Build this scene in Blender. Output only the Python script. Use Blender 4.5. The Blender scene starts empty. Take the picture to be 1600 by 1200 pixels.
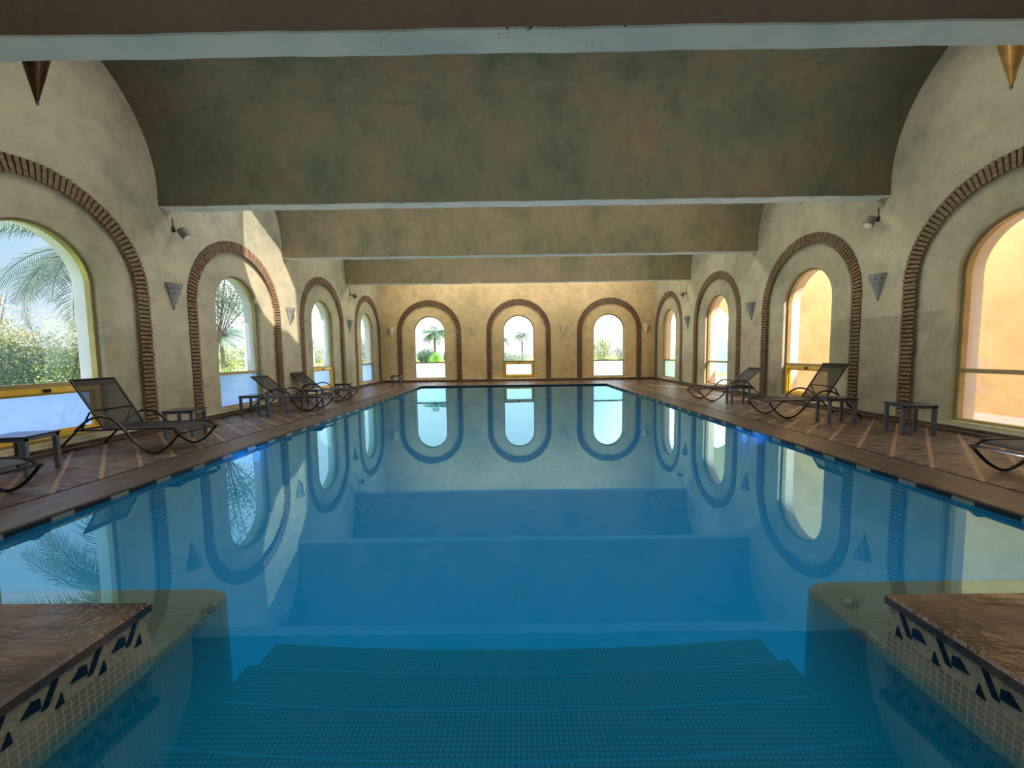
import bpy, math, random
from mathutils import Vector, Matrix
from mathutils.geometry import tessellate_polygon
random.seed(7)
PI = math.pi
C = bpy.context.scene.collection
sc = bpy.context.scene

# ------------------------------------------------------------------ materials
def mat(name):
    m = bpy.data.materials.new(name); m.use_nodes = True
    nt = m.node_tree; nt.nodes.clear()
    out = nt.nodes.new('ShaderNodeOutputMaterial')
    return m, nt, out
def N(nt, t, **kw):
    n = nt.nodes.new(t)
    for k, v in kw.items(): setattr(n, k, v)
    return n
def L(nt, a, b): nt.links.new(a, b)
def col(c): return (c[0], c[1], c[2], 1)
def lin(r, g, b):
    f = lambda v: (v/255/12.92) if v/255 <= .04045 else ((v/255+.055)/1.055)**2.4
    return (f(r), f(g), f(b))
def noise(nt, scale, detail=4, rough=.55, vec=None, stretch=None):
    g = N(nt, 'ShaderNodeNewGeometry')
    mp = N(nt, 'ShaderNodeMapping')
    L(nt, vec or g.outputs['Position'], mp.inputs['Vector'])
    mp.inputs['Scale'].default_value = stretch or (1, 1, 1)
    n = N(nt, 'ShaderNodeTexNoise'); n.inputs['Scale'].default_value = scale
    n.inputs['Detail'].default_value = detail; n.inputs['Roughness'].default_value = rough
    L(nt, mp.outputs[0], n.inputs['Vector'])
    return n.outputs['Fac']
def ramp(nt, fac, stops):
    r = N(nt, 'ShaderNodeValToRGB')
    e = r.color_ramp.elements
    while len(e) < len(stops): e.new(.5)
    for i, (p, c) in enumerate(stops): e[i].position = p; e[i].color = col(c)
    L(nt, fac, r.inputs[0]); return r.outputs[0]
def mixc(nt, f, a, b, mode='MIX'):
    m = N(nt, 'ShaderNodeMix'); m.data_type = 'RGBA'; m.blend_type = mode
    if isinstance(f, (int, float)): m.inputs[0].default_value = f
    else: L(nt, f, m.inputs[0])
    for i, x in ((6, a), (7, b)):
        if isinstance(x, tuple): m.inputs[i].default_value = col(x)
        else: L(nt, x, m.inputs[i])
    return m.outputs[2]
def math_(nt, op, a, b=None, c=None):
    m = N(nt, 'ShaderNodeMath', operation=op)
    for i, x in enumerate((a, b, c)):
        if x is None: continue
        if isinstance(x, (int, float)): m.inputs[i].default_value = x
        else: L(nt, x, m.inputs[i])
    return m.outputs[0]
def pbsdf(nt, out, color, rough=.6, metal=0, spec=.5):
    b = N(nt, 'ShaderNodeBsdfPrincipled')
    if isinstance(color, tuple): b.inputs['Base Color'].default_value = col(color)
    else: L(nt, color, b.inputs['Base Color'])
    if isinstance(rough, (int, float)): b.inputs['Roughness'].default_value = rough
    else: L(nt, rough, b.inputs['Roughness'])
    b.inputs['Metallic'].default_value = metal
    b.inputs['Specular IOR Level'].default_value = spec
    L(nt, b.outputs[0], out.inputs[0]); return b
def bump(nt, b, h, strength, dist=.02):
    k = N(nt, 'ShaderNodeBump'); k.inputs['Strength'].default_value = strength; k.inputs['Distance'].default_value = dist
    L(nt, h, k.inputs['Height']); L(nt, k.outputs[0], b.inputs['Normal'])
def simple(name, c, rough=.5, metal=0, var=.12, scale=9, bmp=.1):
    m, nt, out = mat(name)
    n = noise(nt, scale)
    cc = ramp(nt, n, [(.3, tuple(x*(1-var) for x in c)), (.7, tuple(min(1, x*(1+var)) for x in c))])
    b = pbsdf(nt, out, cc, rough, metal)
    if bmp: bump(nt, b, noise(nt, scale*8), bmp, .004)
    return m
def plaster(name, a, b_, c_, bigscale=.7, rough=.75, stretch=(1, 1, 1), bs=.25):
    m, nt, out = mat(name)
    n1 = noise(nt, bigscale, 5, .6, stretch=stretch)
    n2 = noise(nt, bigscale*5, 6, .65, stretch=stretch)
    n3 = noise(nt, 30, 3, .6)
    c1 = ramp(nt, n1, [(.32, a), (.5, b_), (.68, c_)])
    d = ramp(nt, n2, [(.3, (.72, .73, .74)), (.55, (1, 1, 1)), (.8, (1.0, .96, .9))])
    cc = mixc(nt, .8, c1, d, 'MULTIPLY')
    e = ramp(nt, n3, [(.3, (.9, .9, .9)), (.7, (1, 1, 1))])
    cc = mixc(nt, .7, cc, e, 'MULTIPLY')
    b = pbsdf(nt, out, cc, rough, 0, .3)
    hh = math_(nt, 'ADD', n2, math_(nt, 'MULTIPLY', n3, .25))
    bump(nt, b, hh, bs, .02)
    return m
M = {}
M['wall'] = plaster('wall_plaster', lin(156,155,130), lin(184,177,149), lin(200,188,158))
M['wall_far'] = plaster('far_wall_plaster', lin(206,184,136), lin(226,198,146), lin(236,208,160))  # wall plaster made lighter and warmer; the far end's brighter light put into colour
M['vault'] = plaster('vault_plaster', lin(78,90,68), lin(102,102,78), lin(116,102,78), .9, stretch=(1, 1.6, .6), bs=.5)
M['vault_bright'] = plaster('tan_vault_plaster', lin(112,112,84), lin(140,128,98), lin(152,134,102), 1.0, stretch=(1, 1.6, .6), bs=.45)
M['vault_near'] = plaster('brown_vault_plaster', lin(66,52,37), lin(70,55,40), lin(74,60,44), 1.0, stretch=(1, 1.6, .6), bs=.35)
M['beam'] = plaster('beam_plaster', lin(196,206,194), lin(210,214,200), lin(222,218,200), 1.2)  # pale cool soffit tone: light coming up off the water is put into the colour
def cracked_beam():
    m, nt, out = mat('cracked_beam_plaster')
    n1 = noise(nt, 1.2, 5)
    c = ramp(nt, n1, [(.3, lin(158,176,168)), (.7, lin(184,192,178))])  # cool tint again carries the water's upward light in the soffit colour
    b = pbsdf(nt, out, c, .75, 0, .3)
    w = noise(nt, 2.2, 3, .5, stretch=(1, 2.2, 1))
    d = math_(nt, 'ABSOLUTE', math_(nt, 'SUBTRACT', w, .5))
    g = N(nt, 'ShaderNodeNewGeometry'); s = N(nt, 'ShaderNodeSeparateXYZ'); L(nt, g.outputs['Position'], s.inputs[0])
    near = math_(nt, 'LESS_THAN', math_(nt, 'ABSOLUTE', math_(nt, 'ADD', s.outputs[0], .5)), 1.5)
    k = math_(nt, 'MULTIPLY', math_(nt, 'LESS_THAN', d, .0014), near)
    k = math_(nt, 'MULTIPLY', k, math_(nt, 'GREATER_THAN', noise(nt, 1.7, 2), .5))
    cc = mixc(nt, k, c, lin(60,62,54)); L(nt, cc, b.inputs['Base Color'])
    bump(nt, b, noise(nt, 9, 6), .25, .015)
    return m
M['beam_crack'] = cracked_beam()
M['outer_r'] = simple('peach_reveal', lin(236,214,190), .8, 0, .04, 3)
M['outer'] = simple('white_render', lin(222,224,224), .8, 0, .05, 3)
def brickmat():
    m, nt, out = mat('thin_red_brick')
    n = noise(nt, 14, 2, .5, stretch=(1, 1, 1.6)); n2 = noise(nt, 1.4, 2)
    c = ramp(nt, n, [(.3, lin(98,76,60)), (.5, lin(128,98,76)), (.7, lin(158,124,98))])
    c = mixc(nt, ramp(nt, n2, [(.35, (0,0,0)), (.7, (.6,.6,.6))]), c, lin(140,128,104))
    b = pbsdf(nt, out, c, .85, 0, .2); bump(nt, b, noise(nt, 60, 4), .5, .006)
    return m
M['brick'] = brickmat()
M['mortar'] = simple('dark_mortar', lin(46,36,30), .9, 0, .2, 20, .2)
def deck():
    m, nt, out = mat('stamped_stone_deck')
    g = N(nt, 'ShaderNodeNewGeometry'); s = N(nt, 'ShaderNodeSeparateXYZ'); L(nt, g.outputs['Position'], s.inputs[0])
    ax = math_(nt, 'ABSOLUTE', s.outputs[0])
    q = math_(nt, 'SUBTRACT', s.outputs[1], ax)
    q = math_(nt, 'ADD', q, math_(nt, 'MULTIPLY', math_(nt, 'SUBTRACT', noise(nt, 6, 2), .5), .03))
    t = math_(nt, 'FRACT', math_(nt, 'DIVIDE', math_(nt, 'ADD', q, 20.47), .47))
    joint = math_(nt, 'GREATER_THAN', t, .86)
    edge = math_(nt, 'GREATER_THAN', math_(nt, 'ABSOLUTE', math_(nt, 'SUBTRACT', t, .93)), .062)
    jj = math_(nt, 'MULTIPLY', joint, math_(nt, 'SUBTRACT', 1, edge))
    n = noise(nt, 3.6, 8, .72, stretch=(1, 3.0, 1)); n2 = noise(nt, 1.1, 3)
    c = ramp(nt, n, [(.34, lin(26,21,18)), (.46, lin(70,55,43)), (.56, lin(128,101,76)), (.68, lin(52,41,33))])
    c2 = ramp(nt, n2, [(.3, (.75,.78,.85)), (.7, (1,1,1))])
    c = mixc(nt, 1, c, c2, 'MULTIPLY')
    c = mixc(nt, jj, c, lin(152,120,90))
    c = mixc(nt, math_(nt, 'MULTIPLY', joint, edge), c, lin(60,46,34))
    rr = ramp(nt, noise(nt, 2.0, 4), [(.35, (.12,)*3), (.65, (.34,)*3)])
    b = pbsdf(nt, out, c, rr, 0, .6)
    bump(nt, b, math_(nt, 'ADD', n, math_(nt, 'MULTIPLY', noise(nt, 16, 4, stretch=(1, 2.5, 1)), .3)), .9, .035)
    return m
M['deck'] = deck()
def coping():
    m, nt, out = mat('brown_stone_coping')
    n = noise(nt, 3.5, 6, .7, stretch=(2.8, .8, 1))
    c = ramp(nt, n, [(.3, lin(40,32,25)), (.5, lin(72,57,44)), (.7, lin(102,82,64))])
    b = pbsdf(nt, out, c, .42, 0, .4); bump(nt, b, n, .5, .02)
    return m
M['coping'] = coping()
M['grate'] = simple('teal_grate', lin(0,22,36), .5, 0, .1, 9, 0)
M['groove'] = simple('dark_groove', lin(24,18,14), .9)
def slabm():
    m, nt, out = mat('polished_brown_slab')
    n = noise(nt, 2.4, 6, .62, stretch=(1, 2.4, 1))
    c = ramp(nt, n, [(.32, lin(40,30,24)), (.5, lin(76,56,42)), (.66, lin(102,78,58))])
    b = pbsdf(nt, out, c, ramp(nt, noise(nt, 3, 4), [(.35, (.12,)*3), (.65, (.4,)*3)]), 0, .6)
    bump(nt, b, math_(nt, 'ADD', n, math_(nt, 'MULTIPLY', noise(nt, 22, 4, stretch=(1, 2, 1)), .2)), .6, .03); return m
M['slab'] = slabm()
def tiles(name, a, b_, g_, sc_, gw=.12, rough=.3):
    m, nt, out = mat(name)
    g = N(nt, 'ShaderNodeNewGeometry'); s = N(nt, 'ShaderNodeSeparateXYZ'); L(nt, g.outputs['Position'], s.inputs[0])
    ng = N(nt, 'ShaderNodeSeparateXYZ'); L(nt, g.outputs['Normal'], ng.inputs[0])
    tot = None
    for i in range(3):
        f = math_(nt, 'FRACT', math_(nt, 'ADD', math_(nt, 'DIVIDE', s.outputs[i], sc_), 1000.5))
        e = math_(nt, 'GREATER_THAN', math_(nt, 'ABSOLUTE', math_(nt, 'SUBTRACT', f, .5)), .5-gw/2)
        e = math_(nt, 'MULTIPLY', e, math_(nt, 'LESS_THAN', math_(nt, 'ABSOLUTE', ng.outputs[i]), .7))
        tot = e if tot is None else math_(nt, 'MAXIMUM', tot, e)
    c = ramp(nt, noise(nt, 4, 4), [(.3, a), (.7, b_)])
    c = mixc(nt, tot, c, g_)
    b = pbsdf(nt, out, c, rough, 0, .4)
    return m
M['basin'] = tiles('pool_basin_mosaic', lin(44,140,176), lin(54,152,188), lin(42,132,166), .025, .12)
M['step'] = tiles('pool_step_mosaic', lin(30,84,104), lin(36,94,114), lin(0,8,14), .026, .26)
M['nosing'] = simple('step_nosing', lin(36,108,126), .4)
M['ledge'] = tiles('ledge_mosaic', lin(84,78,64), lin(108,98,82), lin(58,58,50), .028, .14)
M['rows'] = tiles('frieze_rows', lin(104,102,84), lin(146,142,122), lin(168,164,144), .027, .14, .35)
M['ledge_shade'] = tiles('shaded_ledge_mosaic', lin(22,84,108), lin(28,96,122), lin(18,72,94), .025, .12)  # darker copy of the basin mosaic; shade on the ledge sides put into colour
M['cream'] = simple('cream_mosaic', lin(150,144,122), .5, 0, .3, 60, .3)
M['darktile'] = simple('dark_blue_tile', lin(16,24,44), .15, 0, .2, 20, 0)
def dashes():
    m, nt, out = mat('waterline_frieze')
    g = N(nt, 'ShaderNodeNewGeometry'); s = N(nt, 'ShaderNodeSeparateXYZ'); L(nt, g.outputs['Position'], s.inputs[0])
    f = math_(nt, 'FRACT', math_(nt, 'DIVIDE', math_(nt, 'ADD', s.outputs[1], s.outputs[0]), .5))
    k = math_(nt, 'LESS_THAN', f, .64)
    c = mixc(nt, k, lin(176,160,132), lin(10,10,14))
    pbsdf(nt, out, c, .3); return m
M['dash'] = dashes()
def schlick(nt, r0, p=5.0):
    g = N(nt, 'ShaderNodeNewGeometry'); dt = N(nt, 'ShaderNodeVectorMath', operation='DOT_PRODUCT')
    L(nt, g.outputs['Incoming'], dt.inputs[0]); L(nt, g.outputs['Normal'], dt.inputs[1])
    k = math_(nt, 'POWER', math_(nt, 'SUBTRACT', 1, math_(nt, 'ABSOLUTE', dt.outputs['Value'])), p)
    return math_(nt, 'MULTIPLY_ADD', k, 1-r0, r0)
def water():
    m, nt, out = mat('pool_water')
    fr = schlick(nt, .03, 2.8)
    tr = N(nt, 'ShaderNodeBsdfTransparent'); tr.inputs[0].default_value = (.86, .97, 1, 1)
    gl = N(nt, 'ShaderNodeBsdfGlossy'); gl.inputs['Roughness'].default_value = 0.0
    gl.inputs[0].default_value = (.46, .82, .94, 1)
    bp = N(nt, 'ShaderNodeBump'); bp.inputs['Strength'].default_value = .012; bp.inputs['Distance'].default_value = .05
    L(nt, noise(nt, 1.6, 2, .4), bp.inputs['Height'])
    L(nt, bp.outputs[0], gl.inputs['Normal'])
    mx = N(nt, 'ShaderNodeMixShader'); L(nt, fr, mx.inputs[0]); L(nt, tr.outputs[0], mx.inputs[1]); L(nt, gl.outputs[0], mx.inputs[2])
    L(nt, mx.outputs[0], out.inputs[0])
    va = N(nt, 'ShaderNodeVolumeAbsorption'); va.inputs[0].default_value = (.0, .6, .75, 1); va.inputs[1].default_value = 1.6
    em = N(nt, 'ShaderNodeEmission'); em.inputs[0].default_value = (.0, .056, .080, 1); em.inputs[1].default_value = 1  # glow added to the water in place of light scattered inside it
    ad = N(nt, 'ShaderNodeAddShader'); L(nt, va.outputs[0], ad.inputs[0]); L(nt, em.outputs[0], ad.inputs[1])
    L(nt, ad.outputs[0], out.inputs['Volume'])
    return m
M['water'] = water()
def glass(name, tint=(1, 1, 1), ior=1.5):
    m, nt, out = mat(name)
    fr = schlick(nt, .07)
    tr = N(nt, 'ShaderNodeBsdfTransparent'); tr.inputs[0].default_value = col(tint)
    gl = N(nt, 'ShaderNodeBsdfGlossy'); gl.inputs['Roughness'].default_value = 0.0
    mx = N(nt, 'ShaderNodeMixShader'); L(nt, fr, mx.inputs[0]); L(nt, tr.outputs[0], mx.inputs[1]); L(nt, gl.outputs[0], mx.inputs[2])
    L(nt, mx.outputs[0], out.inputs[0]); return m
M['glass'] = glass('window_glass')
def frosted(name, c, clear):
    m, nt, out = mat(name)
    tl = N(nt, 'ShaderNodeBsdfTranslucent'); tl.inputs[0].default_value = col(c)
    df = N(nt, 'ShaderNodeBsdfDiffuse'); df.inputs[0].default_value = col(c)
    tr = N(nt, 'ShaderNodeBsdfTransparent')
    gl = N(nt, 'ShaderNodeBsdfGlossy'); gl.inputs['Roughness'].default_value = .05
    m0 = N(nt, 'ShaderNodeMixShader'); m0.inputs[0].default_value = .15
    L(nt, tl.outputs[0], m0.inputs[1]); L(nt, df.outputs[0], m0.inputs[2])
    m1 = N(nt, 'ShaderNodeMixShader'); m1.inputs[0].default_value = clear
    L(nt, m0.outputs[0], m1.inputs[1]); L(nt, tr.outputs[0], m1.inputs[2])
    m2 = N(nt, 'ShaderNodeMixShader'); m2.inputs[0].default_value = .06
    L(nt, m1.outputs[0], m2.inputs[1]); L(nt, gl.outputs[0], m2.inputs[2])
    L(nt, m2.outputs[0], out.inputs[0]); return m
M['frost'] = frosted('frosted_glass_blue', (.34, .50, .92), .06)
M['frost_w'] = frosted('frosted_glass_white', (.92, .96, 1), .1)
M['frost_teal'] = frosted('frosted_glass_teal', (.55, .88, .84), .12)
M['frame'] = simple('champagne_metal', lin(176,156,108), .35, .4, .1, 5, .05)
M['gold'] = simple('gold_metal', lin(244,200,76), .35, .2, .1, 5, .05)
M['black'] = simple('black_plastic', lin(24,22,20), .4, 0, .1, 9, 0)
M['lframe'] = simple('charcoal_tube', lin(40,38,38), .28, .5, .1, 9, 0)
M['tleg'] = simple('grey_table_metal', lin(112,120,132), .3, .5, .1, 9, .05)
M['ttop'] = simple('dark_table_top', lin(52,48,48), .22, .2, .15, 9, .05)
def sling():
    m, nt, out = mat('black_mesh_sling')
    b = N(nt, 'ShaderNodeBsdfPrincipled'); b.inputs['Base Color'].default_value = col(lin(22,22,22)); b.inputs['Roughness'].default_value = .6
    tr = N(nt, 'ShaderNodeBsdfTransparent')
    mx = N(nt, 'ShaderNodeMixShader')
    f = ramp(nt, noise(nt, 900, 0), [(.44, (0,)*3), (.56, (.34,)*3)])
    L(nt, f, mx.inputs[0])
    L(nt, b.outputs[0], mx.inputs[1]); L(nt, tr.outputs[0], mx.inputs[2]); L(nt, mx.outputs[0], out.inputs[0]); return m
M['sling'] = sling()
M['ceramic'] = simple('grey_ceramic', lin(138,140,136), .5, 0, .12, 20, .2)
M['ceramic_w'] = simple('white_ceramic', lin(250,236,214), .5, 0, .08, 20, .2)
M['hole'] = simple('dark_hole', lin(18,20,24), .8, 0, .1, 9, 0)
M['bronze'] = simple('dark_bronze', lin(84,62,42), .3, .7, .3, 6, .1)
M['lit_gold'] = simple('lit_gold_cone', lin(206,158,92), .3, .6, .25, 6, .1)  # lit look of the right upper cone put into its colour; no light inside
M['spot'] = simple('spot_grey', lin(112,110,100), .5, .2, .15, 20, .1)
M['peach'] = plaster('peach_render', lin(240,212,156), lin(242,216,160), lin(244,220,166), .3, bs=.1)
M['lawn'] = simple('lawn', lin(150,176,84), .9, 0, .3, 1.5, .3)
M['path'] = simple('pale_paving', lin(216,206,190), .8, 0, .1, 3, .2)
M['bark'] = simple('bark', lin(88,80,72), .9, 0, .25, 12, .6)
def leafm(name, a, b_, tl=.35):
    m, nt, out = mat(name)
    c = ramp(nt, noise(nt, 2.5, 3), [(.35, a), (.65, b_)])
    d = N(nt, 'ShaderNodeBsdfPrincipled'); L(nt, c, d.inputs['Base Color']); d.inputs['Roughness'].default_value = .5
    t = N(nt, 'ShaderNodeBsdfTranslucent'); L(nt, c, t.inputs[0])
    mx = N(nt, 'ShaderNodeMixShader'); mx.inputs[0].default_value = tl
    L(nt, d.outputs[0], mx.inputs[1]); L(nt, t.outputs[0], mx.inputs[2]); L(nt, mx.outputs[0], out.inputs[0]); return m
M['leaf_bush'] = leafm('bush_leaf', lin(92,120,84), lin(186,182,128))
M['leaf_warm'] = leafm('warm_leaf', lin(196,168,150), lin(206,196,140))
M['leaf_dark'] = leafm('dark_leaf', lin(60,92,80), lin(110,140,110))
M['leaf_bright'] = leafm('bright_leaf', lin(96,160,62), lin(150,196,92))
M['leaf_grey'] = leafm('greyish_leaf', lin(120,132,124), lin(168,172,160))
M['leaf_palm'] = leafm('palm_leaf', lin(80,104,100), lin(130,146,120))
def emis(name, c, s):
    m, nt, out = mat(name); e = N(nt, 'ShaderNodeEmission'); e.inputs[0].default_value = col(c); e.inputs[1].default_value = s
    L(nt, e.outputs[0], out.inputs[0]); return m
M['poollamp'] = emis('blue_pool_lamp', (.02, .30, 1), 1.2)

# ------------------------------------------------------------------ mesh helpers
class MB:
    def __init__(s): s.v = []; s.f = []; s.m = []
    def add(s, vs, fs, mi=0):
        o = len(s.v); s.v += [tuple(v) for v in vs]; s.f += [tuple(i+o for i in f) for f in fs]; s.m += [mi]*len(fs); return s
    def quad(s, a, b, c, d, mi=0): return s.add([a, b, c, d], [(0, 1, 2, 3)], mi)
    def box(s, x0, x1, y0, y1, z0, z1, mi=0):
        vs = [(x, y, z) for z in (z0, z1) for y in (y0, y1) for x in (x0, x1)]
        return s.add(vs, [(0, 2, 3, 1), (4, 5, 7, 6), (0, 1, 5, 4), (2, 6, 7, 3), (0, 4, 6, 2), (1, 3, 7, 5)], mi)
    def bbox(s, x0, x1, y0, y1, z0, z1, b=.006, mi=0):
        # box with bevelled top edges
        ring = lambda x0, x1, y0, y1, z: [(x0, y0, z), (x1, y0, z), (x1, y1, z), (x0, y1, z)]
        vs = ring(x0, x1, y0, y1, z0)+ring(x0, x1, y0, y1, z1-b)+ring(x0+b, x1-b, y0+b, y1-b, z1)
        fs = [(3, 2, 1, 0), (8, 9, 10, 11)]
        for k in (0, 4):
            for i in range(4): j = (i+1) % 4; fs.append((k+i, k+j, k+4+j, k+4+i))
        return s.add(vs, fs, mi)
    def tube(s, pts, r, n=8, mi=0, cap=True):
        pts = [Vector(p) for p in pts]; vs = []; fs = []
        up = Vector((0, 1, 0)); prev = None
        for i, p in enumerate(pts):
            t = (pts[min(i+1, len(pts)-1)]-pts[max(i-1, 0)]).normalized()
            if prev is None:
                a = t.cross(Vector((0, 0, 1)))
                if a.length < .1: a = t.cross(Vector((0, 1, 0)))
            else: a = prev - t*prev.dot(t)
            a.normalize(); prev = a; b = t.cross(a)
            rr = r[i] if isinstance(r, (list, tuple)) else r
            for k in range(n):
                an = 2*PI*k/n; vs.append(p+a*rr*math.cos(an)+b*rr*math.sin(an))
        for i in range(len(pts)-1):
            for k in range(n):
                k2 = (k+1) % n; fs.append((i*n+k, i*n+k2, (i+1)*n+k2, (i+1)*n+k))
        if cap: fs.append(tuple(range(n))[::-1]); fs.append(tuple((len(pts)-1)*n+k for k in range(n)))
        return s.add(vs, fs, mi)
    def lathe(s, prof, n=20, center=(0, 0, 0), a0=0, a1=2*PI, mi=0):
        full = abs(a1-a0-2*PI) < 1e-6; cnt = n if full else n+1; vs = []; fs = []
        for r, z in prof:
            for k in range(cnt):
                a = a0+(a1-a0)*k/n; vs.append((center[0]+r*math.cos(a), center[1]+r*math.sin(a), center[2]+z))
        for i in range(len(prof)-1):
            for k in range(n):
                k2 = (k+1) % cnt; fs.append((i*cnt+k, i*cnt+k2, (i+1)*cnt+k2, (i+1)*cnt+k))
        return s.add(vs, fs, mi)
    def build(s, name, mats, parent=None, smooth=False):
        me = bpy.data.meshes.new(name); me.from_pydata(s.v, [], s.f); me.update()
        if not isinstance(mats, (list, tuple)): mats = [mats]
        for m in mats: me.materials.append(m)
        if len(mats) > 1: me.polygons.foreach_set('material_index', s.m)
        if smooth:
            me.polygons.foreach_set('use_smooth', [True]*len(me.polygons))
            me.set_sharp_from_angle(angle=math.radians(40))
        o = bpy.data.objects.new(name, me); C.objects.link(o)
        if parent is not None: o.parent = parent
        return o
def empty(name, loc=(0, 0, 0), rz=0):
    o = bpy.data.objects.new(name, None); C.objects.link(o); o.location = loc; o.rotation_euler = (0, 0, rz); o.empty_display_size = .1
    return o
def tag(o, label, cat, group=None, kind=None):
    o['label'] = label; o['category'] = cat
    if group: o['group'] = group
    if kind: o['kind'] = kind
    return o
def struct(o, label=None, cat=None):
    o['kind'] = 'structure'
    if label: o['label'] = label
    if cat: o['category'] = cat
    return o
def copy_tree(o, parent=None):
    c = o.copy(); C.objects.link(c)
    if parent is not None: c.parent = parent
    for ch in [x for x in bpy.data.objects if x.parent == o]: copy_tree(ch, c)
    return c
def catmull(pts, n=6):
    P = [Vector(p) for p in pts]; P = [P[0]*2-P[1]]+P+[P[-1]*2-P[-2]]; out = []
    for i in range(1, len(P)-2):
        for k in range(n):
            t = k/n; a, b, c, d = P[i-1], P[i], P[i+1], P[i+2]
            out.append(.5*((2*b)+(-a+c)*t+(2*a-5*b+4*c-d)*t*t+(-a+3*b-3*c+d)*t**3))
    out.append(P[-2]); return out

# ------------------------------------------------------------------ dimensions (metres; pool deck is z = 0)
XL, XR, YF, YB = -6.44, 6.87, 19.49, -4.2
PL, PR, PF = -3.95, 3.97, 16.9
WZ = -.055
ZB, ZS, RZ = 4.07, 4.35, 1.95
TOP = 6.45
AR, BW = 1.57, .235           # brick arch outer radius, band width
ASZ = 2.41                    # springing height
WR, WSZ, WB = .765, 2.45, .16 # window radius, springing, bottom
BAR = .95
beams = [(-.30, -.03), (3.60, 3.89), (7.44, 7.71), (11.34, 11.60), (15.52, 15.77)]
side_arches = [-2.3, 1.62, 5.53, 9.50, 13.65, 17.80]
far_arches = [-4.10, .27, 4.69]

def arch(uc, R, zs, zb, n=28):
    p = [(uc-R, zb)]
    p += [(uc-R*math.cos(PI*k/n), zs+R*math.sin(PI*k/n)) for k in range(n+1)]
    p += [(uc+R, zb)]
    return p
MAPS = {
    'left': lambda u, z, d: (XL-d, u, z),
    'right': lambda u, z, d: (XR+d, u, z),
    'far': lambda u, z, d: (u, YF+d, z),
    'back': lambda u, z, d: (u, YB-d, z)}
def panel(mb, mp, outer, holes, d, mi=0):
    loops = [[Vector((u, z, 0)) for u, z in l] for l in [outer]+holes]
    tris = tessellate_polygon(loops)
    flat = [v for l in loops for v in l]
    mb.add([mp(v.x, v.y, d) for v in flat], [tuple(t) for t in tris], mi)
def strip(mb, mp, loop, d0, d1, mi=0, closed=True):
    n = len(loop)
    for i in range(n if closed else n-1):
        a, b = loop[i], loop[(i+1) % n]
        mb.quad(mp(*a, d0), mp(*b, d0), mp(*b, d1), mp(*a, d1), mi)

def build_wall(side, u0, u1, centres, m):
    mp = MAPS[side]; mb = MB()
    ri = AR-BW+.012
    outer = [(u0, -.02), (u1, -.02), (u1, TOP), (u0, TOP)]
    panel(mb, mp, outer, [arch(c, ri, ASZ, .1) for c in centres], 0, 0)
    for c in centres:
        al = arch(c, ri, ASZ, .1)
        strip(mb, mp, al, 0, .05, 0)
        wl = arch(c, WR, WSZ, WB)
        panel(mb, mp, al, [wl], .05, 0)
        strip(mb, mp, wl, .05, .22, 0)
        strip(mb, mp, wl, .22, .46, 1)
    panel(mb, mp, outer, [arch(c, WR, WSZ, WB) for c in centres], .46, 1)
    strip(mb, mp, outer, 0, .46, 1)
    return mb.build('wall_'+side, [m, M['outer_r'] if side == 'right' else M['outer']])
def brick_band(side, c):
    mp = MAPS[side]; mb = MB(); rm = AR-BW/2
    segs = []
    z = .13; st = .074
    while z < ASZ: segs += [((c-rm, z), (1, 0), (0, 1)), ((c+rm, z), (1, 0), (0, 1))]; z += st
    n = int(PI*rm/st)
    for k in range(n+1):
        a = PI*k/n; segs.append(((c-rm*math.cos(a), ASZ+rm*math.sin(a)), (-math.cos(a), math.sin(a)), (math.sin(a), math.cos(a))))
    for (pu, pz), (ru, rz), (tu, tz) in segs:
        w = BW/2*(1+random.uniform(-.05, .05)); h = .025; d = -.022+random.uniform(-.004, .004)
        vs = []
        for dd in (.03, d):
            for a, b in ((-w, -h), (w, -h), (w, h), (-w, h)):
                vs.append(mp(pu+ru*a+tu*b, pz+rz*a+tz*b, dd))
        mb.add(vs, [(0, 1, 2, 3), (4, 7, 6, 5), (0, 4, 5, 1), (1, 5, 6, 2), (2, 6, 7, 3), (3, 7, 4, 0)])
    ro, ri = AR-.004, AR-BW+.006
    lo_, li_ = arch(c, ro, ASZ, .1), arch(c, ri, ASZ, .1)
    for i in range(len(lo_)-1): mb.quad(mp(*lo_[i], -.003), mp(*lo_[i+1], -.003), mp(*li_[i+1], -.003), mp(*li_[i], -.003), 1)
    return mb.build('trim_%d' % (len([o for o in bpy.data.objects if o.name.startswith('trim_')])+1), [M['brick'], M['mortar']])

wl = struct(build_wall('left', YB, YF, side_arches, M['wall']))
wr = struct(build_wall('right', YB, YF, side_arches, M['wall']))
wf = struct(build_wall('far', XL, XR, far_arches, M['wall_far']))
wb = struct(build_wall('back', XL, XR, far_arches, M['wall']))
ordn = {2: 'nearest', 3: 'second', 4: 'third', 5: 'farthest'}
for side in ('left', 'right'):
    for i, c in enumerate(side_arches):
        if i == 0: continue
        o = brick_band(side, c)
        struct(o, 'thin brick arch band around the %s window on the %s wall' % (ordn.get(i, 'unseen'), side), 'brick arch')
for i, c in enumerate(far_arches):
    struct(brick_band('far', c), 'thin brick arch band around the %s window of the far wall' % ('left', 'middle', 'right')[i], 'brick arch')

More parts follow.
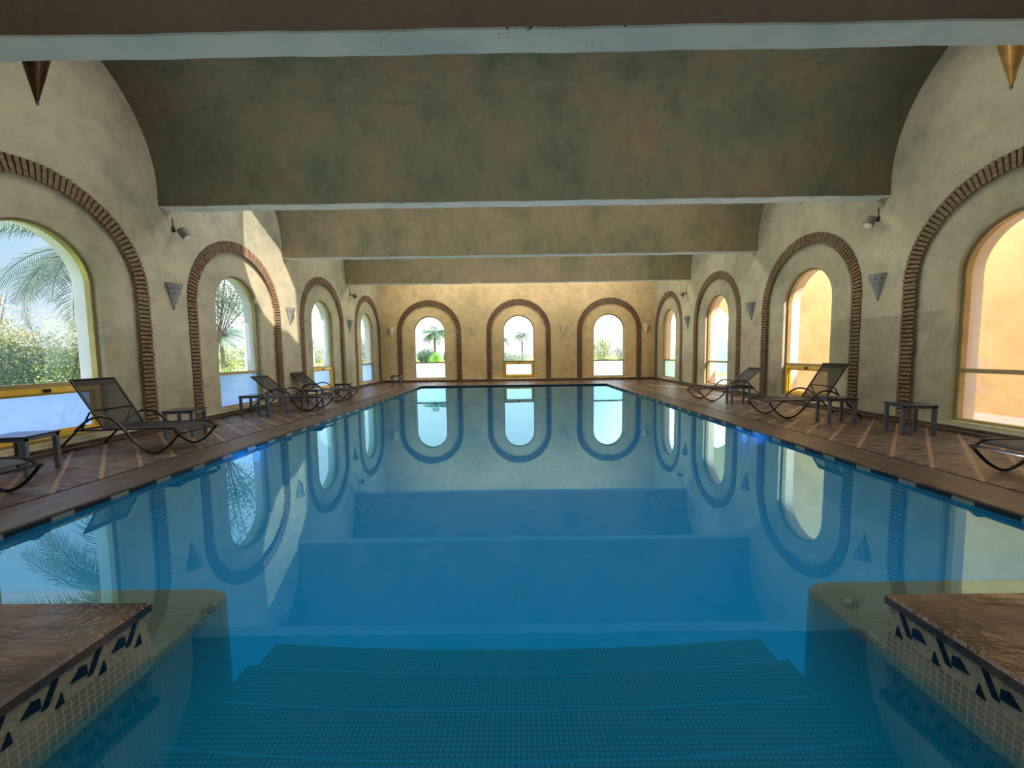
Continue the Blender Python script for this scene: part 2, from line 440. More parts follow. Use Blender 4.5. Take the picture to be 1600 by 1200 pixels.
# ------------------------------------------------------------------ windows
GD = .2
def bar(mb, mp, u0, u1, z0, z1, d0, d1, mi=0):
    vs = [mp(u, z, d) for d in (d0, d1) for z in (z0, z1) for u in (u0, u1)]
    mb.add(vs, [(0, 1, 3, 2), (4, 6, 7, 5), (0, 4, 5, 1), (2, 3, 7, 6), (0, 2, 6, 4), (1, 5, 7, 3)], mi)
def ring(mb, mp, o_, i_, d0, d1, mi=0):
    panel(mb, mp, o_, [i_], d0, mi); panel(mb, mp, o_, [i_], d1, mi)
    strip(mb, mp, i_, d0, d1, mi); strip(mb, mp, o_, d0, d1, mi)
wn = [0]
def window(side, c, sash, lower):
    wn[0] += 1
    mp = MAPS[side]
    base = mp(c, WB, GD)
    root = empty('window_%d' % wn[0], base)
    m0 = mp; off = Vector(base)
    def mp(u, z, d): return tuple(Vector(m0(u, z, d))-off)
    fr = MB(); t = .042
    ring(fr, mp, arch(c, WR+.004, WSZ, WB-.004), arch(c, WR-t, WSZ, WB+t), .14, .23)
    fr.build('frame', M['frame'], root)
    tb = MB(); bar(tb, mp, c-WR+t, c+WR-t, BAR-.03, BAR+.035, .145, .225); tb.build('transom', M['frame'], root)
    up = MB(); pts = arch(c, WR-t+.005, WSZ, BAR)
    panel(up, mp, pts, [], GD); up.build('upper_pane', M['glass'], root)
    lo = MB(); u0, u1 = c-WR+t, c+WR-t
    lo.quad(mp(u0, WB+t, GD), mp(u1, WB+t, GD), mp(u1, BAR-.02, GD), mp(u0, BAR-.02, GD)); lo.build('lower_pane', lower, root)
    if sash:
        s = MB(); w = .075
        o_ = [(u0, WB+t), (u1, WB+t), (u1, BAR-.03), (u0, BAR-.03)]; i_ = [(u0+w, WB+t+w), (u1-w, WB+t+w), (u1-w, BAR-.03-w), (u0+w, BAR-.03-w)]
        ring(s, mp, o_, i_, .12, .21); so = s.build('sash', M['gold'], root)
        s2 = MB(); w2 = w+.03
        i2 = [(u0+w2, WB+t+w2), (u1-w2, WB+t+w2), (u1-w2, BAR-.03-w2), (u0+w2, BAR-.03-w2)]
        ring(s2, mp, i_, i2, .16, .2); s2.build('glazing_bead', M['gold'], root)
        la = MB(); bar(la, mp, c-.035, c+.035, BAR-.095, BAR-.045, .095, .12); bar(la, mp, c-.075, c-.0, BAR-.06, BAR-.045, .085, .1); la.build('latch', M['black'], root)
    struct(root)
    return root
wlab = {}
for side in ('left', 'right'):
    for i, c in enumerate(side_arches):
        sash = (side == 'left' and i in (2, 4)) or (side == 'right' and i == 3)
        low = M['frost'] if side == 'left' else (M['frost_teal'] if i == 5 else M['glass'])
        w = window(side, c, sash, low)
        if i > 1: w['label'] = 'arched window, %s along the %s wall%s' % (ordn[i], side, ', with gold lower sash' if sash else ''); w['category'] = 'window'
for i, c in enumerate(far_arches):
    w = window('far', c, i == 1, M['frost_w'])
    w['label'] = '%s arched window of the far wall' % ('left', 'middle', 'right')[i]; w['category'] = 'window'
for c in far_arches: window('back', c, False, M['glass'])

# ------------------------------------------------------------------ vaults and beams
S = Vector((.45, -.6, .75)).normalized()          # towards the sun
PATCH = [(9.80, 5.05), (9.72, 3.7), (9.95, 3.1), (10.35, 2.55), (10.9, 2.15), (11.5, 2.0), (11.92, 1.7), (11.94, 3.3), (11.4, 3.93), (11.28, 4.25), (9.95, 5.0)]  # outline of the sun patch on the left wall
def inside(p, poly):
    x, y = p; r = False; j = len(poly)-1
    for i in range(len(poly)):
        xi, yi = poly[i]; xj, yj = poly[j]
        if (yi > y) != (yj > y) and x < (xj-xi)*(y-yi)/(yj-yi)+xi: r = not r
        j = i
    return r
def vault(y0, y1, m, opening=False):  # opening: unseen hole added in the vault to shape the sun patch
    mb = MB(); na = 110 if opening else 36
    if opening: xs = [XL-.04]+[XL+.03*k for k in range(1, 150)]+[XR+.04]
    else: xs = [XL-.04, XR+.04]
    cy, r = (y0+y1)/2, (y1-y0)/2
    prof = [(cy-r*math.cos(PI*k/na), ZS+RZ*math.sin(PI*k/na)) for k in range(na+1)]
    if y1 == YF: prof = [(y, z if y < cy else ZS+RZ) for y, z in prof]
    idx = {}
    vs = []
    for i, x in enumerate(xs):
        for j, (y, z) in enumerate(prof): idx[i, j] = len(vs); vs.append((x, y, z))
    fs = []
    for i in range(len(xs)-1):
        for j in range(na):
            if opening:
                p = Vector(((xs[i]+xs[i+1])/2, (prof[j][0]+prof[j+1][0])/2, (prof[j][1]+prof[j+1][1])/2))
                t = (p.x-XL)/S.x; q = p-S*t
                if inside((q.y, q.z), PATCH): continue
            fs.append((idx[i, j], idx[i+1, j], idx[i+1, j+1], idx[i, j+1]))
    mb.add(vs, fs)
    return mb.build('ceiling', m, smooth=True)
edges = [YB]+[v for b in beams for v in b]+[YF]
vlab = ['bay behind the camera', 'bay over the camera', 'second bay from the camera', 'third bay from the camera', 'fourth bay', 'last bay before the far wall']
for k in range(0, len(edges)-1, 2):
    y0, y1 = edges[k], edges[k+1]
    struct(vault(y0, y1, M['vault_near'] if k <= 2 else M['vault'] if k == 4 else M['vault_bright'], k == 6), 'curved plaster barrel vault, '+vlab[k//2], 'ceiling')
bl = ['behind the camera', 'nearest the camera', 'second from the camera', 'third from the camera', 'farthest, before the far wall']
for k, (a, b) in enumerate(beams):
    mb = MB(); x0, x1 = XL-.03, XR+.03
    n = 60; e = .012
    # slightly wavy hand-plastered soffit with softened edges
    prof = [(a, ZS+.02), (a, ZB+e), (a+e, ZB), (b-e, ZB), (b, ZB+e), (b, ZS+.02)]
    vs = []
    for i in range(n+1):
        x = x0+(x1-x0)*i/n; w = .004*math.sin(i*.7+k)+.003*math.sin(i*1.9+2*k)
        vs += [(x, y, z+(w if z < ZS else 0)) for y, z in prof]
    fs = []; q = len(prof)
    for i in range(n):
        for j in range(q-1): fs.append((i*q+j, i*q+j+1, (i+1)*q+j+1, (i+1)*q+j))
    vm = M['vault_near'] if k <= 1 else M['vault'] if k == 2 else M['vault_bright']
    mb.add(vs, fs); mb.m = [1 if i % (q-1) in (0, q-2) else 0 for i in range(len(fs))]
    struct(mb.build('beam', [M['beam_crack'] if k == 1 else M['beam'], vm], smooth=True), 'pale plaster ceiling beam, '+bl[k], 'beam')

# ------------------------------------------------------------------ deck, coping, pool
CW = .60
mb = MB()
def slab(x0, x1, y0, y1, z): mb.quad((x0, y0, z), (x1, y0, z), (x1, y1, z), (x0, y1, z))
mb.box(XL-.4, PL-CW-.0, 1.0, YF+.4, -.5, -.003); mb.box(PR+CW, XR+.4, 1.0, YF+.4, -.5, -.003); mb.box(PL-CW-.0, PR+CW, PF+CW, YF+.4, -.5, -.003)
mb.box(PL-CW-.3, PL-.02, 1.0, PF+CW, -1.6, -.03); mb.box(PR+.02, PR+CW+.3, 1.0, PF+CW, -1.6, -.03); mb.box(PL-.02, PR+.02, PF+.02, PF+CW+.3, -1.6, -.03); mb.box(XL-.4, XR+.4, YB-.4, YF+.4, -1.9, -1.6)
slab(XL, PL-CW, 1.5, YF, 0); slab(PR+CW, XR, 1.5, YF, 0); slab(PL-CW, PR+CW, PF+CW, YF, 0)
struct(mb.build('floor', M['deck']), 'brown stone pool deck with diagonal joints', 'floor')
mb = MB()
ov = .025
def cop(x0, x1, y0, y1): mb.bbox(x0, x1, y0, y1, -.018, .004, .008)
g = .045
cop(PL-CW+g, PL+ov, 1.72, PF+ov); cop(PR-ov, PR+CW-g, 1.72, PF+ov); cop(PL-CW+g, PR+CW-g, PF-ov+.05, PF+CW-g)
struct(mb.build('trim_coping', M['coping']), 'brown stone coping along the pool edge', 'coping')
mb = MB()
mb.box(PL-CW-.01, PL-CW+g+.01, 1.72, PF+CW, -.02, -.006); mb.box(PR+CW-g-.01, PR+CW+.01, 1.72, PF+CW, -.02, -.006); mb.box(PL-CW, PR+CW, PF+CW-g-.01, PF+CW+.01, -.02, -.006)
struct(mb.build('trim_groove', M['groove']))
mb = MB()
mb.box(PL-.02, PL+.004, 1.9, PF, -.062, -.014); mb.box(PR-.004, PR+.02, 1.9, PF, -.062, -.014); 
struct(mb.build('trim_waterline', M['dash']), 'dark and cream tile band at the waterline', 'tile band')
mb = MB(); mb.box(PL, PR, PF-.004, PF+.02, -.12, -.024); struct(mb.build('trim_waterline', M['darktile']))
# baseboard curbs
for nm, (x0, x1, y0, y1) in {'left': (XL, XL+.10, YB, YF), 'right': (XR-.10, XR, YB, YF), 'far': (XL, XR, YF-.10, YF)}.items():
    mb = MB(); mb.bbox(x0, x1, y0, y1, 0, .055, .012)
    dx = .05
    if nm == 'left': mb.bbox(x0, x1-dx, y0, y1, .05, .10, .01)
    elif nm == 'right': mb.bbox(x0+dx, x1, y0, y1, .05, .10, .01)
    else: mb.bbox(x0, x1, y0+dx, y1, .05, .10, .01)
    struct(mb.build('baseboard_'+nm, M['coping']))
# basin
PD = -1.5
RX = 1.69     # half-width of the entry recess
LZ, LY = -.075, 2.30
mb = MB()
mb.quad((PL, LY-.3, PD), (PR, LY-.3, PD), (PR, PF, PD), (PL, PF, PD))
mb.quad((PL, LY-.3, PD), (PL, PF, PD), (PL, PF, -.02), (PL, LY-.3, -.02))
mb.quad((PR, LY-.3, PD), (PR, PF, PD), (PR, PF, -.02), (PR, LY-.3, -.02))
mb.quad((PL, PF, PD), (PR, PF, PD), (PR, PF, -.02), (PL, PF, -.02))
mb.quad((PL, 1.6, -.3), (PL, LY, -.3), (PL, LY, -.02), (PL, 1.6, -.02)); mb.quad((PR, 1.6, -.3), (PR, LY, -.3), (PR, LY, -.02), (PR, 1.6, -.02))
struct(mb.build('pool_basin', M['basin']), 'blue mosaic swimming pool basin', 'pool')
# ledges beside the entry: rounded inner corner
for sx, nm in ((-1, 'left'), (1, 'right')):
    mb = MB()
    pts = [(RX, -.3), (RX, LY-.13)]+[(RX+.13-.13*math.cos(a), LY-.13+.13*math.sin(a)) for a in (PI/12*i for i in range(1, 7))]+[(4.2, LY)]
    prof = [(.0, PD-.1), (.0, LZ-.04), (.006, LZ-.02), (.02, LZ-.005), (.04, LZ)]
    def ins(p, q):   # inset by q
        x, y = p
        return (x+q if x < 4 else x, y-q)
    rows = []
    for q, z in prof: rows.append([(sx*ins(p, q)[0], ins(p, q)[1], z) for p in pts])
    n = len(pts)
    for a, b in zip(rows[:-1], rows[1:]):
        for i in range(n-1): mb.quad(a[i], a[i+1], b[i+1], b[i], 1 if a is rows[0] else 0)
    top = rows[-1]
    inner = [(sx*4.2, p[1], LZ) for p in top]
    for i in range(n-1): mb.quad(top[i], top[i+1], inner[i+1], inner[i], 0)
    o = mb.build('pool_ledge', [M['ledge'], M['ledge_shade']], smooth=True)
    struct(o, 'shallow submerged mosaic ledge in front of the %s platform' % nm, 'ledge')
# steps
nos = [(2.56, -.70), (2.265, -.62), (1.95, -.56), (1.635, -.50), (1.32, -.40), (1.0, -.30), (.7, -.2), (.4, -.1), (.1, 0.0)]
mb = MB()
nx = 16; bow = .085
prevY = None
for k, (y, z) in enumerate(nos):
    yb = (nos[k+1][0]-.06) if k+1 < len(nos) else -.4
    zr = nos[k-1][1] if k else PD
    for i in range(nx):
        xa, xb = -RX+2*RX*i/nx, -RX+2*RX*(i+1)/nx
        fa, fb = bow*(xa/RX)**2, bow*(xb/RX)**2
        mb.quad((xa, yb-.1, z), (xb, yb-.1, z), (xb, y+fb-.014, z), (xa, y+fa-.014, z), 0)
        mb.quad((xa, y+fa-.014, z), (xb, y+fb-.014, z), (xb, y+fb, z-.004), (xa, y+fa, z-.004), 1)  # lighter strip: the highlight along the step edge is put into its colour
        mb.quad((xa, y+fa, z-.004), (xb, y+fb, z-.004), (xb, y+fb, zr-.05), (xa, y+fa, zr-.05), 0)
struct(mb.build('pool_steps', [M['step'], M['nosing']]), 'mosaic steps going down into the pool between the platforms', 'steps')
# platforms
for sx, nm in ((-1, 'left'), (1, 'right')):
    PX, PY, PZ = 1.68, 1.715, .20
    root = empty('deck_platform', (sx*4, 0, 0))
    wlx = (XL if sx < 0 else XR)
    ox = sx*4
    def X(v): return sx*v-ox
    mb = MB()
    a, b = sorted((X(PX-.012), wlx-ox)); mb.bbox(a, b, -.6, PY+.012, PZ-.045, PZ, .012)
    mb.build('top_slab', M['slab'], root)
    mb = MB()
    a, b = sorted((X(PX+.002), wlx-ox)); mb.box(a, b, -.6, PY-.002, -.12, PZ-.045)
    mb.build('body', M['cream'], root)
    mb = MB()   # rows of tile below the frieze
    a, b = sorted((X(PX-.004), X(PX+.01))); mb.box(a, b, -.6, PY+.002, -.10, .035)
    a, b = sorted((X(PX+.012), wlx-ox)); mb.box(a, b, PY-.01, PY+.004, -.10, .035)
    mb.build('tile_rows', M['rows'], root)
    mb = MB()   # dark inlay: pentagon, leaning bar, small triangle, period .15
    e = PX-.0035
    per = .153; z0, z1 = .03, .15; h = z1-z0
    shapes = [[(.0, .48), (.035, .80), (.058, .74), (.058, .42)],
              [(.058, .30), (.078, .30), (.118, .95), (.098, .95)],
              [(.098, .06), (.122, .44), (.128, .06)]]
    y = PY-.012
    while y > -.4:
        for sh in shapes:
            P = [(y-per+u, z0+v*h) for u, v in sh]
            f = [(X(e), u, v) for u, v in P]; bk = [(X(e+.006), u, v) for u, v in P]
            n = len(P); mb.add(f+bk, [tuple(range(n))]+[(i, (i+1) % n, n+(i+1) % n, n+i) for i in range(n)])
        y -= per
    u = PX+.012
    while u < 4.2:
        for sh in shapes:
            P = [(u+a_, z0+v*h) for a_, v in sh]
            f = [(X(a_), PY+.002, v) for a_, v in P]; bk = [(X(a_), PY-.006, v) for a_, v in P]
            n = len(P); mb.add(f+bk, [tuple(range(n))]+[(i, (i+1) % n, n+(i+1) % n, n+i) for i in range(n)])
        u += per
    mb.build('tile_inlay', M['darktile'], root)
    struct(root, 'raised stone platform at the %s front corner with dark triangle tile frieze' % nm, 'platform')
    root['category'] = 'platform'
# water
mb = MB(); mb.box(PL-.015, PR+.015, .05, PF+.015, PD-.03, WZ)
wo = mb.build('pool_water', M['water']); wo['kind'] = 'structure'; wo['label'] = 'calm blue pool water'; wo['category'] = 'water'
# near deck behind the camera
mb = MB(); mb.box(XL, XR, YB, -.3, -.1, 0); struct(mb.build('floor', M['deck']))

# pool fittings
for sx, x, y in ((-1, -2.62, 7.05), (1, 2.90, 7.03)):
    root = empty('floor_grate', (x, y, PD))
    mb = MB(); w = .34; d = .27; t = .03
    mb.box(-w, w, -d, -d+t, 0, .012); mb.box(-w, w, d-t, d, 0, .012); mb.box(-w, -w+t, -d, d, 0, .012); mb.box(w-t, w, -d, d, 0, .012)
    mb.build('frame', M['grate'], root)
    for i in range(4):
        for j in range(3):
            cx, cy = -.21+.14*i, -.15+.15*j; mb = MB(); mb.lathe([(.0, .012), (.03, .012), (.034, 0)], 10, (cx, cy, 0)); mb.build('nozzle', M['grate'], root)
    tag(root, 'square floor grate under water at the %s of the pool' % ('left', 'right')[sx > 0], 'grate', 'floor grates in the pool')
root = empty('pool_drain', (.07, 4.47, PD)); mb = MB(); mb.lathe([(.0, .02), (.07, .02), (.085, .01), (.09, 0)], 20); mb.build('cover', M['nosing'], root)
mb = MB(); mb.lathe([(.1, .004), (.13, .004)], 20); mb.build('flange', M['basin'], root)
tag(root, 'small round drain in the middle of the pool floor', 'drain')
for sx, x, y in ((-1, PL, 5.95), (1, PR, 6.75)):
    root = empty('pool_lamp', (x, y, -.2)); root.rotation_euler = (0, (PI/2 if sx < 0 else -PI/2), 0)
    mb = MB(); mb.lathe([(0, .03), (.06, .028), (.09, .01)], 20); mb.build('lens', M['poollamp'], root)
    mb = MB(); mb.lathe([(.09, .012), (.11, .02), (.12, 0)], 20); mb.build('ring', M['spot'], root)
    tag(root, 'blue underwater lamp in the %s side of the pool' % ('left', 'right')[sx > 0], 'lamp', 'underwater pool lamps')
    ld = bpy.data.lights.new('pool_glow', 'POINT'); ld.energy = 5; ld.color = (.02, .3, 1); ld.shadow_soft_size = .08
    lo = bpy.data.objects.new('pool_glow', ld); C.objects.link(lo); lo.location = (x-sx*.25, y, -.2)

# ------------------------------------------------------------------ loungers
def make_lounger(dx, dz, name='sun_lounger'):
    root = empty(name)
    hw = .335; hx = 1.09
    for s in (-1, 1):
        mb = MB(); y = s*hw
        mb.tube(catmull([(1.46, y, .33), (1.28, y, .47), (1.09, y, .528), (.92, y, .48), (.77, y, .345), (.6, y, .13), (.39, y, .018), (.2, y, .09), (0, y, .285)], 7), .0165)
        mb.build('side_runner', M['lframe'], root, True)
        mb = MB(); yy = s*(hw-.035)
        mb.tube(catmull([(0.0, yy, .285), (.07, yy, .338), (.16, yy, .352), (.7, yy, .347), (hx, yy, .34), (1.46, yy, .33)], 6), .015)
        mb.build('seat_rail', M['lframe'], root, True)
        mb = MB(); mb.tube([(1.44, y*.97, .34), (1.62, y*.97, .17), (1.80, y*.97, .006)], .0155)
        mb.build('rear_leg', M['lframe'], root, True)
        mb = MB(); ex, ez = hx+dx*.38, .345+dz*.38
        mb.tube([(1.42, yy, .33), (ex+.02, yy, ez-.02)], .011)
        for k in range(4):
            f = .12+.16*k; px = 1.42+(ex+.02-1.42)*f; pz = .33+(ez-.02-.33)*f
            mb.tube([(px, yy, pz), (px+.004, yy, pz-.034), (px-.016, yy, pz-.042)], .006, 6)
        mb.build('back_support', M['lframe'], root, True)
    mb = MB(); mb.tube([(0, -hw, .285), (0, hw, .285)], .0145); mb.build('foot_bar', M['lframe'], root, True)
    mb = MB(); mb.tube([(1.46, -hw, .33), (1.46, hw, .33)], .0145); mb.build('rear_bar', M['lframe'], root, True)
    # seat sling, a sagging sheet
    mb = MB(); nxs, nys = 22, 8
    for face in (0, 1):
        vs = []
        for i in range(nxs+1):
            u = i/nxs; x = .035+(hx-.05)*u
            zc = .352-.03*max(0, 1-u*7)**2
            for j in range(nys+1):
                v = j/nys*2-1; vs.append((x, v*(hw-.04), zc-.022*(1-v*v)*math.sin(PI*min(1, u*1.05))-.006*face))
        fs = [(i*(nys+1)+j, (i+1)*(nys+1)+j, (i+1)*(nys+1)+j+1, i*(nys+1)+j+1) for i in range(nxs) for j in range(nys)]
        mb.add(vs, fs)
    mb.build('seat', M['black_fabric'], root, True)
    # backrest
    br = empty('backrest_frame', (0, 0, 0)); bpy.data.objects.remove(br)
    mb = MB()
    P0 = Vector((hx, 0, .345)); D = Vector((dx, 0, dz))
    bw = hw-.045
    mb.tube([P0+Vector((0, -bw, 0)), P0+D*.5+Vector((0, -bw, 0)), P0+D+Vector((0, -bw, 0))], .016)
    mb.tube([P0+Vector((0, bw, 0)), P0+D*.5+Vector((0, bw, 0)), P0+D+Vector((0, bw, 0))], .016)
    mb.tube([P0+D+Vector((0, -bw-.012, 0)), P0+D+Vector((0, bw+.012, 0))], .016)
    mb.tube([P0+Vector((0, -bw, 0)), P0+Vector((0, bw, 0))], .013)
    mb.tube([P0+D*.38+Vector((0, -bw, 0)), P0+D*.38+Vector((0, bw, 0))], .010)
    bf = mb.build('backrest_frame', M['lframe'], root, True)
    mb = MB(); nrm = Vector((-dz, 0, dx)).normalized()
    vs = []
    for i in range(13):
        u = i/12
        for j in range(9):
            v = j/8*2-1; p = P0+D*(.01+u*.98)+Vector((0, v*bw, 0))-nrm*(.02*(1-v*v)*math.sin(PI*u)); vs.append(p)
    mb.add(vs, [(i*9+j, (i+1)*9+j, (i+1)*9+j+1, i*9+j+1) for i in range(12) for j in range(8)])
    mb.build('backrest', M['sling'], root, True)
    mb = MB()
    vs = []
    for i in range(3):
        u = .88+.12*i/2
        for j in range(2): vs.append(P0+D*u+Vector((0, (j*2-1)*bw, 0))+nrm*.004)
    mb.add(vs, [(i*2, (i+1)*2, (i+1)*2+1, i*2+1) for i in range(2)])
    mb.build('top_hem', M['black_fabric'], root)
    return root
M['black_fabric'] = simple('black_fabric', lin(15,15,16), .55, 0, .15, 200, .2)
hi = make_lounger(.42, .68); lo_ = make_lounger(.60, .50)
def place(src, x, y, rz, label, first):
    o = src if first else copy_tree(src)
    o.location = (x, y, 0); o.rotation_euler = (0, 0, rz)
    tag(o, label, 'sun lounger', 'black sun loungers along the pool')
    return o
d = math.radians
place(hi, -4.57, 5.68, PI-d(1), 'black sun lounger with raised see-through mesh back, left side, between two tables', True)
place(hi, -4.68, 3.50, PI-d(1), 'black sun lounger cut off by the left picture edge, only its foot end showing', False)
place(hi, 4.83, 7.82, d(1), 'black sun lounger with raised see-through mesh back on the right deck', False)
place(hi, 4.78, 3.78, d(0), 'black sun lounger cut off by the right picture edge, only its foot end showing', False)
place(lo_, -4.57, 9.72, PI, 'black sun lounger with half-reclined back behind two tables on the left deck', True)
place(lo_, -4.74, 11.72, PI, 'farthest black sun lounger on the left deck, half-reclined, beside the gold-sashed window', False)
place(lo_, 4.78, 10.60, d(1), 'farthest sun lounger on the right deck, half-reclined, its seat shining in sunlight', False)

# ------------------------------------------------------------------ side tables
def make_table():
    root = empty('side_table'); H = .46; w = .225
    mb = MB(); mb.bbox(-w, w, -w, w, H-.018, H, .005); mb.build('table_top', M['ttop'], root)
    mb = MB(); a = w-.012; t = .03
    for (x0, x1, y0, y1) in ((-a, a, -a, -a+t), (-a, a, a-t, a), (-a, -a+t, -a, a), (a-t, a, -a, a)): mb.box(x0, x1, y0, y1, H-.058, H-.018)
    mb.build('apron', M['tleg'], root)
    for sx in (-1, 1):
        for sy in (-1, 1):
            mb = MB(); x, y = sx*(a-.022), sy*(a-.022); mb.box(x-.022, x+.022, y-.022, y+.022, .006, H-.018); mb.box(x-.018, x+.018, y-.018, y+.018, 0, .006)
            mb.build('leg', M['tleg'], root)
    return root
tb = make_table()
tabs = [(-5.70, 4.50, 12, 'dark square side table at the left picture edge, in front of the gold window sash'),
        (-5.55, 6.62, 12, 'dark side table against the brick pillar, behind the near left lounger'),
        (-5.93, 9.0, 4, 'dark side table nearest the wall of a pair on the left deck'),
        (-5.34, 8.88, 38, 'dark side table turned cornerwise, poolside one of a pair on the left deck'),
        (-5.32, 10.40, 6, 'dark side table standing between the two half-reclined left loungers'),
        (-5.38, 12.48, 14, 'small dark side table just beyond the farthest left lounger'),
        (-5.12, 17.30, 8, 'lone small side table in the far left corner by the far wall'),
        (6.13, 6.12, -14, 'grey-legged side table standing alone beside the near right window'),
        (5.75, 7.06, -12, 'grey-legged side table in front of the raised lounger on the right'),
        (5.62, 9.93, -12, 'side table beside the farthest sun lounger on the right deck')]
for i, (x, y, a, lb) in enumerate(tabs):
    o = tb if i == 0 else copy_tree(tb)
    o.location = (x, y, 0); o.rotation_euler = (0, 0, d(a)); tag(o, lb, 'side table', 'dark square side tables')

# ------------------------------------------------------------------ wall lamps
def cone_lamp(w, h, body, holes=True):
    """half cone pointing down, flat back on the plane y=0, bulging to -y"""
    root = empty('wall_sconce')
    mb = MB(); mb.lathe([(.008, -h), (w*.27, -h*.5), (w*.5, 0), (w*.47, 0), (w*.25, -h*.48)], 20, (0, 0, 0), PI, 2*PI)
    if holes:
        for r, z in ((.40, -.2), (.31, -.38), (.22, -.56), (.13, -.74)):
            nh = max(2, int(r*14))
            for k in range(nh):
                a = PI+PI*(k+.5+(.25 if int(z*100) % 2 else -.25))/nh; rr = w*r*1.02
                c = Vector((rr*math.cos(a), rr*math.sin(a), z*h)); n = Vector((math.cos(a), math.sin(a), -.2)).normalized(); t = n.cross(Vector((0, 0, 1))).normalized(); u = t.cross(n)
                R_ = .011*w/.36*1.3
                mb.add([c+n*.004+t*R_*math.cos(q*PI/3)+u*R_*math.sin(q*PI/3) for q in range(6)], [tuple(range(6))], 1)
    mb.build('shade', [body, M['hole']], root, True)
    mb = MB(); mb.box(-w*.32, w*.32, -.012, 0, -h*.4, -.03); mb.build('wall_plate', M['spot'], root)
    mb = MB(); mb.lathe([(.0, -h-.012), (.016, -h+.004), (.018, -h+.03), (.0, -h+.034)], 12, (0, -.008, 0)); mb.build('tip', M['spot'], root, True)
    return root
c1 = cone_lamp(.34, .48, M['ceramic']); c2 = cone_lamp(.30, .46, M['ceramic_w']); c3 = cone_lamp(.34, .66, M['bronze'], False); c4 = cone_lamp(.34, .66, M['lit_gold'], False)
def put(src, n, side, u, z, lb, group):
    o = src if n == 0 else copy_tree(src)
    if side == 'left': o.location = (XL+.003, u, z); o.rotation_euler = (0, 0, PI/2)
    elif side == 'right': o.location = (XR-.003, u, z); o.rotation_euler = (0, 0, -PI/2)
    else: o.location = (u, YF-.003, z)
    tag(o, lb, 'wall lamp', group)
G1 = 'perforated cone wall lamps on the side walls'
put(c1, 0, 'left', 7.60, 2.72, 'grey perforated cone wall lamp between the two nearest left windows', G1)
put(c1, 1, 'left', 11.52, 2.72, 'cone wall lamp at the edge of the sun patch on the left wall', G1)
put(c1, 1, 'left', 15.72, 2.72, 'cone wall lamp on the left wall between the two farthest windows', G1)
put(c1, 1, 'right', 7.58, 2.70, 'grey perforated cone wall lamp between the two nearest right windows', G1)
put(c1, 1, 'right', 11.55, 2.68, 'cone wall lamp on the right wall just beyond the second brick arch', G1)
put(c1, 1, 'right', 15.73, 2.68, 'cone wall lamp on the right wall between the two farthest windows', G1)
G2 = 'small pale cone lamps on the far wall'
for i, (u, lb) in enumerate([(-5.93, 'pale cone lamp at the left end of the far wall'), (-1.92, 'pale cone lamp between the left and middle far windows'),
                             (2.47, 'pale cone lamp between the middle and right far windows'), (6.48, 'pinkish pale cone lamp at the right end of the far wall')]):
    put(c2, i, 'far', u, 2.70, lb, G2)
put(c3, 0, 'left', 5.65, 5.44, 'dark bronze cone lamp high on the left wall, peeking below the nearest beam', None)
put(c4, 0, 'right', 5.74, 5.50, 'cone lamp tinted gold as if lit, high on the right wall, peeking below the nearest beam', None)

def spotlight():
    root = empty('wall_spotlight')
    mb = MB(); mb.box(-.03, .03, -.02, 0, -.03, .06); mb.build('wall_bracket', M['black'], root)
    mb = MB(); mb.tube([(0, -.01, .0), (0, -.09, -.01), (.02, -.13, -.03)], .012); mb.build('arm', M['bronze'], root, True)
    mb = MB()
    ax = Vector((.12, -.35, -.55)).normalized(); c = Vector((.03, -.19, -.05))
    mb.tube([c-ax*.09, c-ax*.085, c-ax*.02, c+ax*.08, c+ax*.09], [.05, .078, .09, .085, .075], 18)
    mb.build('lamp_head', M['spot'], root, True)
    mb = MB(); mb.tube([c+ax*.088, c+ax*.094], [.072, .068], 18); mb.build('lens', M['ceramic_w'], root)
    mb = MB(); mb.tube([(0, -.004, .06), (.0, -.004, .22)], .006, 6); mb.build('cable', M['black'], root)
    return root
sp = spotlight()
for i, (side, u, z, lb) in enumerate([('left', 7.72, 3.74, 'wall spotlight high on the left wall under the second beam'), ('left', 15.92, 3.74, 'small wall spotlight on the left wall under the farthest beam'),
                                      ('right', 7.66, 3.72, 'wall spotlight high on the right wall under the second beam'), ('right', 15.9, 3.60, 'small wall spotlight on the right wall under the farthest beam')]):
    o = sp if i == 0 else copy_tree(sp)
    o.location = (XL+.003, u, z) if side == 'left' else (XR-.003, u, z); o.rotation_euler = (0, 0, PI/2 if side == 'left' else -PI/2)
    tag(o, lb, 'spotlight', 'grey wall spotlights')

# ------------------------------------------------------------------ outside
GZ = -.15
mb = MB(); mb.quad((-160, -30, GZ), (XL-.46, -30, GZ), (XL-.46, YF+.46, GZ), (-160, YF+.46, GZ)); mb.quad((-160, YF+.46, GZ), (160, YF+.46, GZ), (160, 260, GZ), (-160, 260, GZ))
mb.quad((9.9, -30, GZ), (160, -30, GZ), (160, YF+.46, GZ), (9.9, YF+.46, GZ))
o = mb.build('lawn', M['lawn']); struct(o, 'green lawn outside the windows', 'lawn')
mb = MB(); mb.box(XL-2.2, XL-.46, -8, YF+2.4, GZ-.02, GZ+.08); mb.box(XL-2.2, XR+8, YF+.46, YF+2.4, GZ-.02, GZ+.08); mb.box(XR+.46, 9.9, -8, YF+.4, GZ-.02, GZ+.08)
struct(mb.build('terrace', M['path']), 'pale paved terrace around the building', 'terrace')
